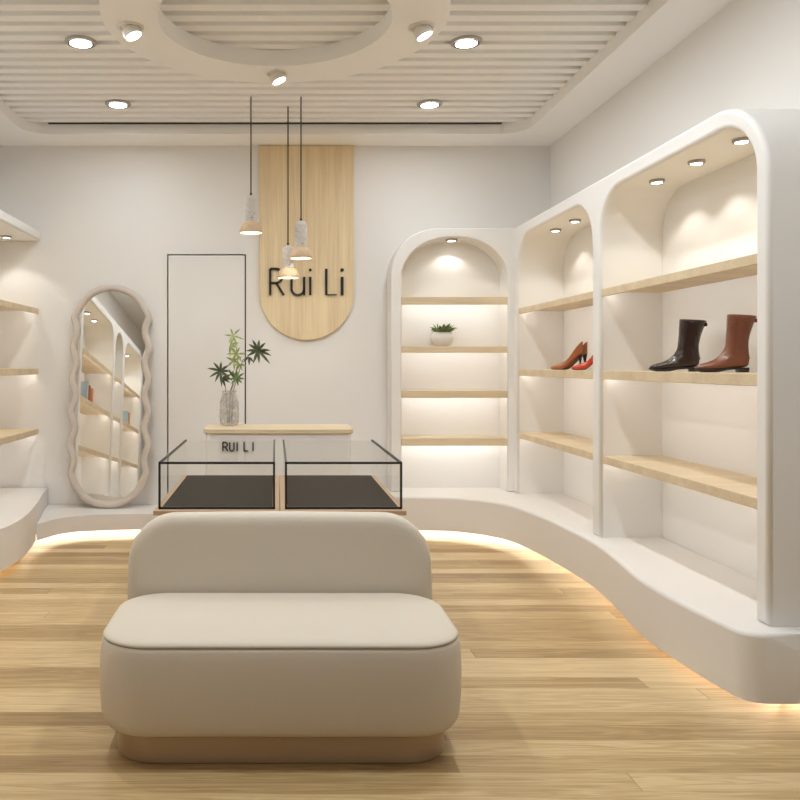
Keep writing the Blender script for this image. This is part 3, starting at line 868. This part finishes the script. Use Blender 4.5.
def boot(loc, rot, mat, label, s=(1, 1, 1)):
    t = thing('ankle_boot', label, 'boot', loc, rot)
    L = .266
    bm = bmesh.new()
    # rings from toe tip over the instep to the shaft: front/top point, rear/bottom point, half width
    F = [(0, .024), (.005, .034), (.022, .042), (.052, .050), (.082, .060), (.108, .077), (.128, .098), (.141, .121), (.148, .148), (.151, .180), (.153, .215), (.154, .250), (.155, .278), (.156, .300)]
    B = [(.002, .012), (.014, .009), (.045, .008), (.09, .010), (.14, .017), (.195, .023), (.238, .025), (.259, .033), (.262, .068), (.255, .112), (.254, .155), (.263, .200), (.278, .245), (.296, .290)]
    Wd = [.010, .026, .040, .047, .048, .046, .044, .042, .041, .041, .043, .046, .050, .052]
    rings = []; nn = 28
    for k, ((fx, fz), (bx, bz), w) in enumerate(zip(F, B, Wd)):
        r = []
        for i in range(nn):
            a = 2*PI*i/nn; ca = math.cos(a); sa = math.sin(a)
            c = math.copysign(abs(ca)**.88, ca); sn = math.copysign(abs(sa)**.88, sa)
            wr = .0035*math.sin(a*3+k*2.4)*math.exp(-((fz+bz)/2-.115)**2/.0022) if 4 < k < 12 else 0
            r.append(((fx+bx)/2+(bx-fx)/2*c + wr, (w+wr)*sn, (fz+bz)/2+(bz-fz)/2*c))
        rings.append(r)
    rings.append([(x*.94+.231*.06, y*.92, z) for x, y, z in rings[-1]])
    rings.append([(x*.96+.221*.04-.006, y*.92, z-.05) for x, y, z in rings[-1]])
    loft(bm, rings, True, True)
    o = link('upper', bm, mat, t, smooth=True)
    md = o.modifiers.new('smooth', 'SUBSURF'); md.levels = 1; md.render_levels = 1
    bm = bmesh.new(); prism(bm, [(x-.004, y) for x, y in foot_outline(L, .047)], XY, .005, .015)
    # forepart reaches the shelf, waist lifted
    bm2 = bm
    for v in bm2.verts:
        u = v.co.x/L
        if u > .45: v.co.z += .010*min(1, (u-.45)/.12)
        elif u < .12: v.co.z += .006*(1-u/.12)
        if u <= .45: v.co.z -= .005*min(1, (.45-u)/.1)*(0 if u < .12 else 1)
    link('sole', bm, M['sole'], t)
    bm = bmesh.new()
    hp = [(x-.004, y) for x, y in foot_outline(L, .044) if x > .72*L]
    hp = sorted([p for p in hp if p[1] >= 0]) + sorted([p for p in hp if p[1] < 0], reverse=True)
    prism(bm, hp, XY, 0, .0245)
    link('heel', bm, M['heel'], t, bevel=.002, seg=2)
    link('pull_tab', boxbm(0.282, .300, -.007, .007, .256, .276), mat, t, bevel=.003, seg=2)
    bm = bmesh.new(); tube(bm, [(.262, 0, .068), (.255, 0, .112), (.254, 0, .155), (.263, 0, .200), (.278, 0, .245), (.295, 0, .286)], .003, 6)
    link('back_seam', bm, mat, t, smooth=True)
    t.scale = s
    return t

ZB = 1.4612
boot((2.228, 4.760, ZB), math.atan2(-.087, .24), M['lblack'], 'dark brown leather ankle boot on the middle shelf, farther one', (1.02, 1, 1.03))
boot((2.228, 4.240, ZB), math.atan2(-.055, .25), M['lbrown'], 'chestnut brown leather ankle boot on the middle shelf, nearest the right edge', (.99, 1, 1.02))

def pump(loc, rot, mat, label, group):
    t = thing('high_heel_pump', label, 'shoe', loc, rot, group)
    L, HH = .285, .126
    def zs(u):                                         # sole height along the foot
        if u < .30: return .004 + .006*max(0, (.08-u)/.08)
        k = (u-.30)/.70
        return .004 + (HH-.004)*(3*k*k-2*k**3)*.96
    def xs(u): return L*u*(1-.05*u)
    us = [0, .02, .06, .12, .20, .28, .36, .44, .52, .62, .72, .82, .90, .95, .985, 1.0]
    def hw(u):
        if u < .30: return .036*math.sin(PI/2*min(1, (u/.30)**.75))+.002
        if u < .6: return .038-.013*(u-.30)/.30
        return .025*math.sqrt(max(.03, 1-max(0, (u-.84)/.16)**2))+.001
    def ht(u):                                         # side wall height
        if u < .36: return .012+.030*(u/.36)**.7
        return .042 + .036*max(0, (u-.5)/.5)
    bm = bmesh.new(); rows = []
    n = 17
    for u in us:
        w, h, z0 = hw(u)*1.08, ht(u)*1.2, zs(u)
        op = 0 if u < .26 else min(1, (u-.26)/.22)       # how open the top is
        row = []
        for k in range(n):
            s = -1 + 2*k/(n-1)                         # -1 left edge ... 0 under the foot ... 1 right edge
            a = abs(s)
            if a < .4: y = w*.92*a/.4; z = 0
            elif a < .75: y = w*(.92+.08*math.sin(PI*(a-.4)/.35)); z = h*.75*(a-.4)/.35
            else:
                f = (a-.75)/.25
                y = w*(.92*(1-f)*1.0 + f*(.92*op)); z = h*(.75+.25*math.sin(PI/2*f))
            row.append((xs(u), math.copysign(y, s), z0+z))
        rows.append(row)
    vr = [[bm.verts.new(p) for p in r] for r in rows]
    for A, B in zip(vr, vr[1:]):
        for k in range(n-1): bm.faces.new((A[k], A[k+1], B[k+1], B[k]))
    bmesh.ops.remove_doubles(bm, verts=bm.verts, dist=.0002)
    bm.faces.new(vr[-1]) if all(v.is_valid for v in vr[-1]) else None
    o = link('upper', bm, mat, t, smooth=True)
    md = o.modifiers.new('thickness', 'SOLIDIFY'); md.thickness = .002
    bm = bmesh.new(); rings = []
    for u in us:
        w, z0 = hw(u)*.95, zs(u)
        rings.append([(xs(u), -w, z0-.004), (xs(u), w, z0-.004), (xs(u), w, z0), (xs(u), -w, z0)])
    loft(bm, rings); link('sole', bm, M['sole'], t)
    bm = bmesh.new()
    xh = xs(.90)
    hr = [hsec(xh+.000, HH*.93, .024, .021), hsec(xh+.002, HH*.80, .018, .016), hsec(xh+.004, HH*.55, .010, .010), hsec(xh+.006, HH*.25, .0065, .0065), hsec(xh+.006, 0, .006, .006)]
    loft(bm, hr); link('heel', bm, M['sole'], t, smooth=True)
    t.scale = (.89, 1, 1.06)
    return t
ZH = 1.4612
pump((2.232, 6.470, ZH), math.atan2(-.10, .24), M['ltan'], 'tan leather high heel on the middle shelf, front of the tan pair', 'tan high heels')
pump((2.296, 6.540, ZH), math.atan2(-.10, .24), M['ltan'], 'tan leather high heel on the middle shelf, rear of the tan pair', 'tan high heels')
pump((2.230, 6.010, ZH), math.atan2(-.10, .24), M['lred'], 'red high heel pump half hidden behind the bay post', None)

# ------------------------------------------------------------------ books on the left unit, seen in the mirror
def book(loc, rot, mat, th, d, h, label):
    t = thing('book', label, 'book', loc, rot, 'books on the left shelves')
    bm = bmesh.new()
    box(bm, 0, d, -th/2, -th/2+.003, 0, h); box(bm, 0, d, th/2-.003, th/2, 0, h); box(bm, d-.003, d, -th/2+.003, th/2-.003, 0, h)
    link('cover', bm, mat, t)
    link('pages', boxbm(.006, d-.003, -th/2+.003, th/2-.003, .004, h-.004), M['paper'], t)
ZK = 1.4705
book((-2.46, 5.22, ZK), 0, M['bk_blue'], .045, .17, .24, 'pale blue book in the mirror, larger bay')
book((-2.46, 5.05, ZK), 0, M['bk_rust'], .040, .16, .22, 'rust brown book in the mirror, larger bay')
book((-2.46, 4.94, ZK), 0, M['bk_orange'], .050, .17, .20, 'orange book in the mirror, larger bay')
book((-2.46, 2.52, ZK), 0, M['bk_blue'], .030, .17, .22, 'pale blue book in the mirror, right-hand bay')
book((-2.46, 2.36, ZK), 0, M['bk_orange'], .080, .17, .21, 'orange book in the mirror, right-hand bay')
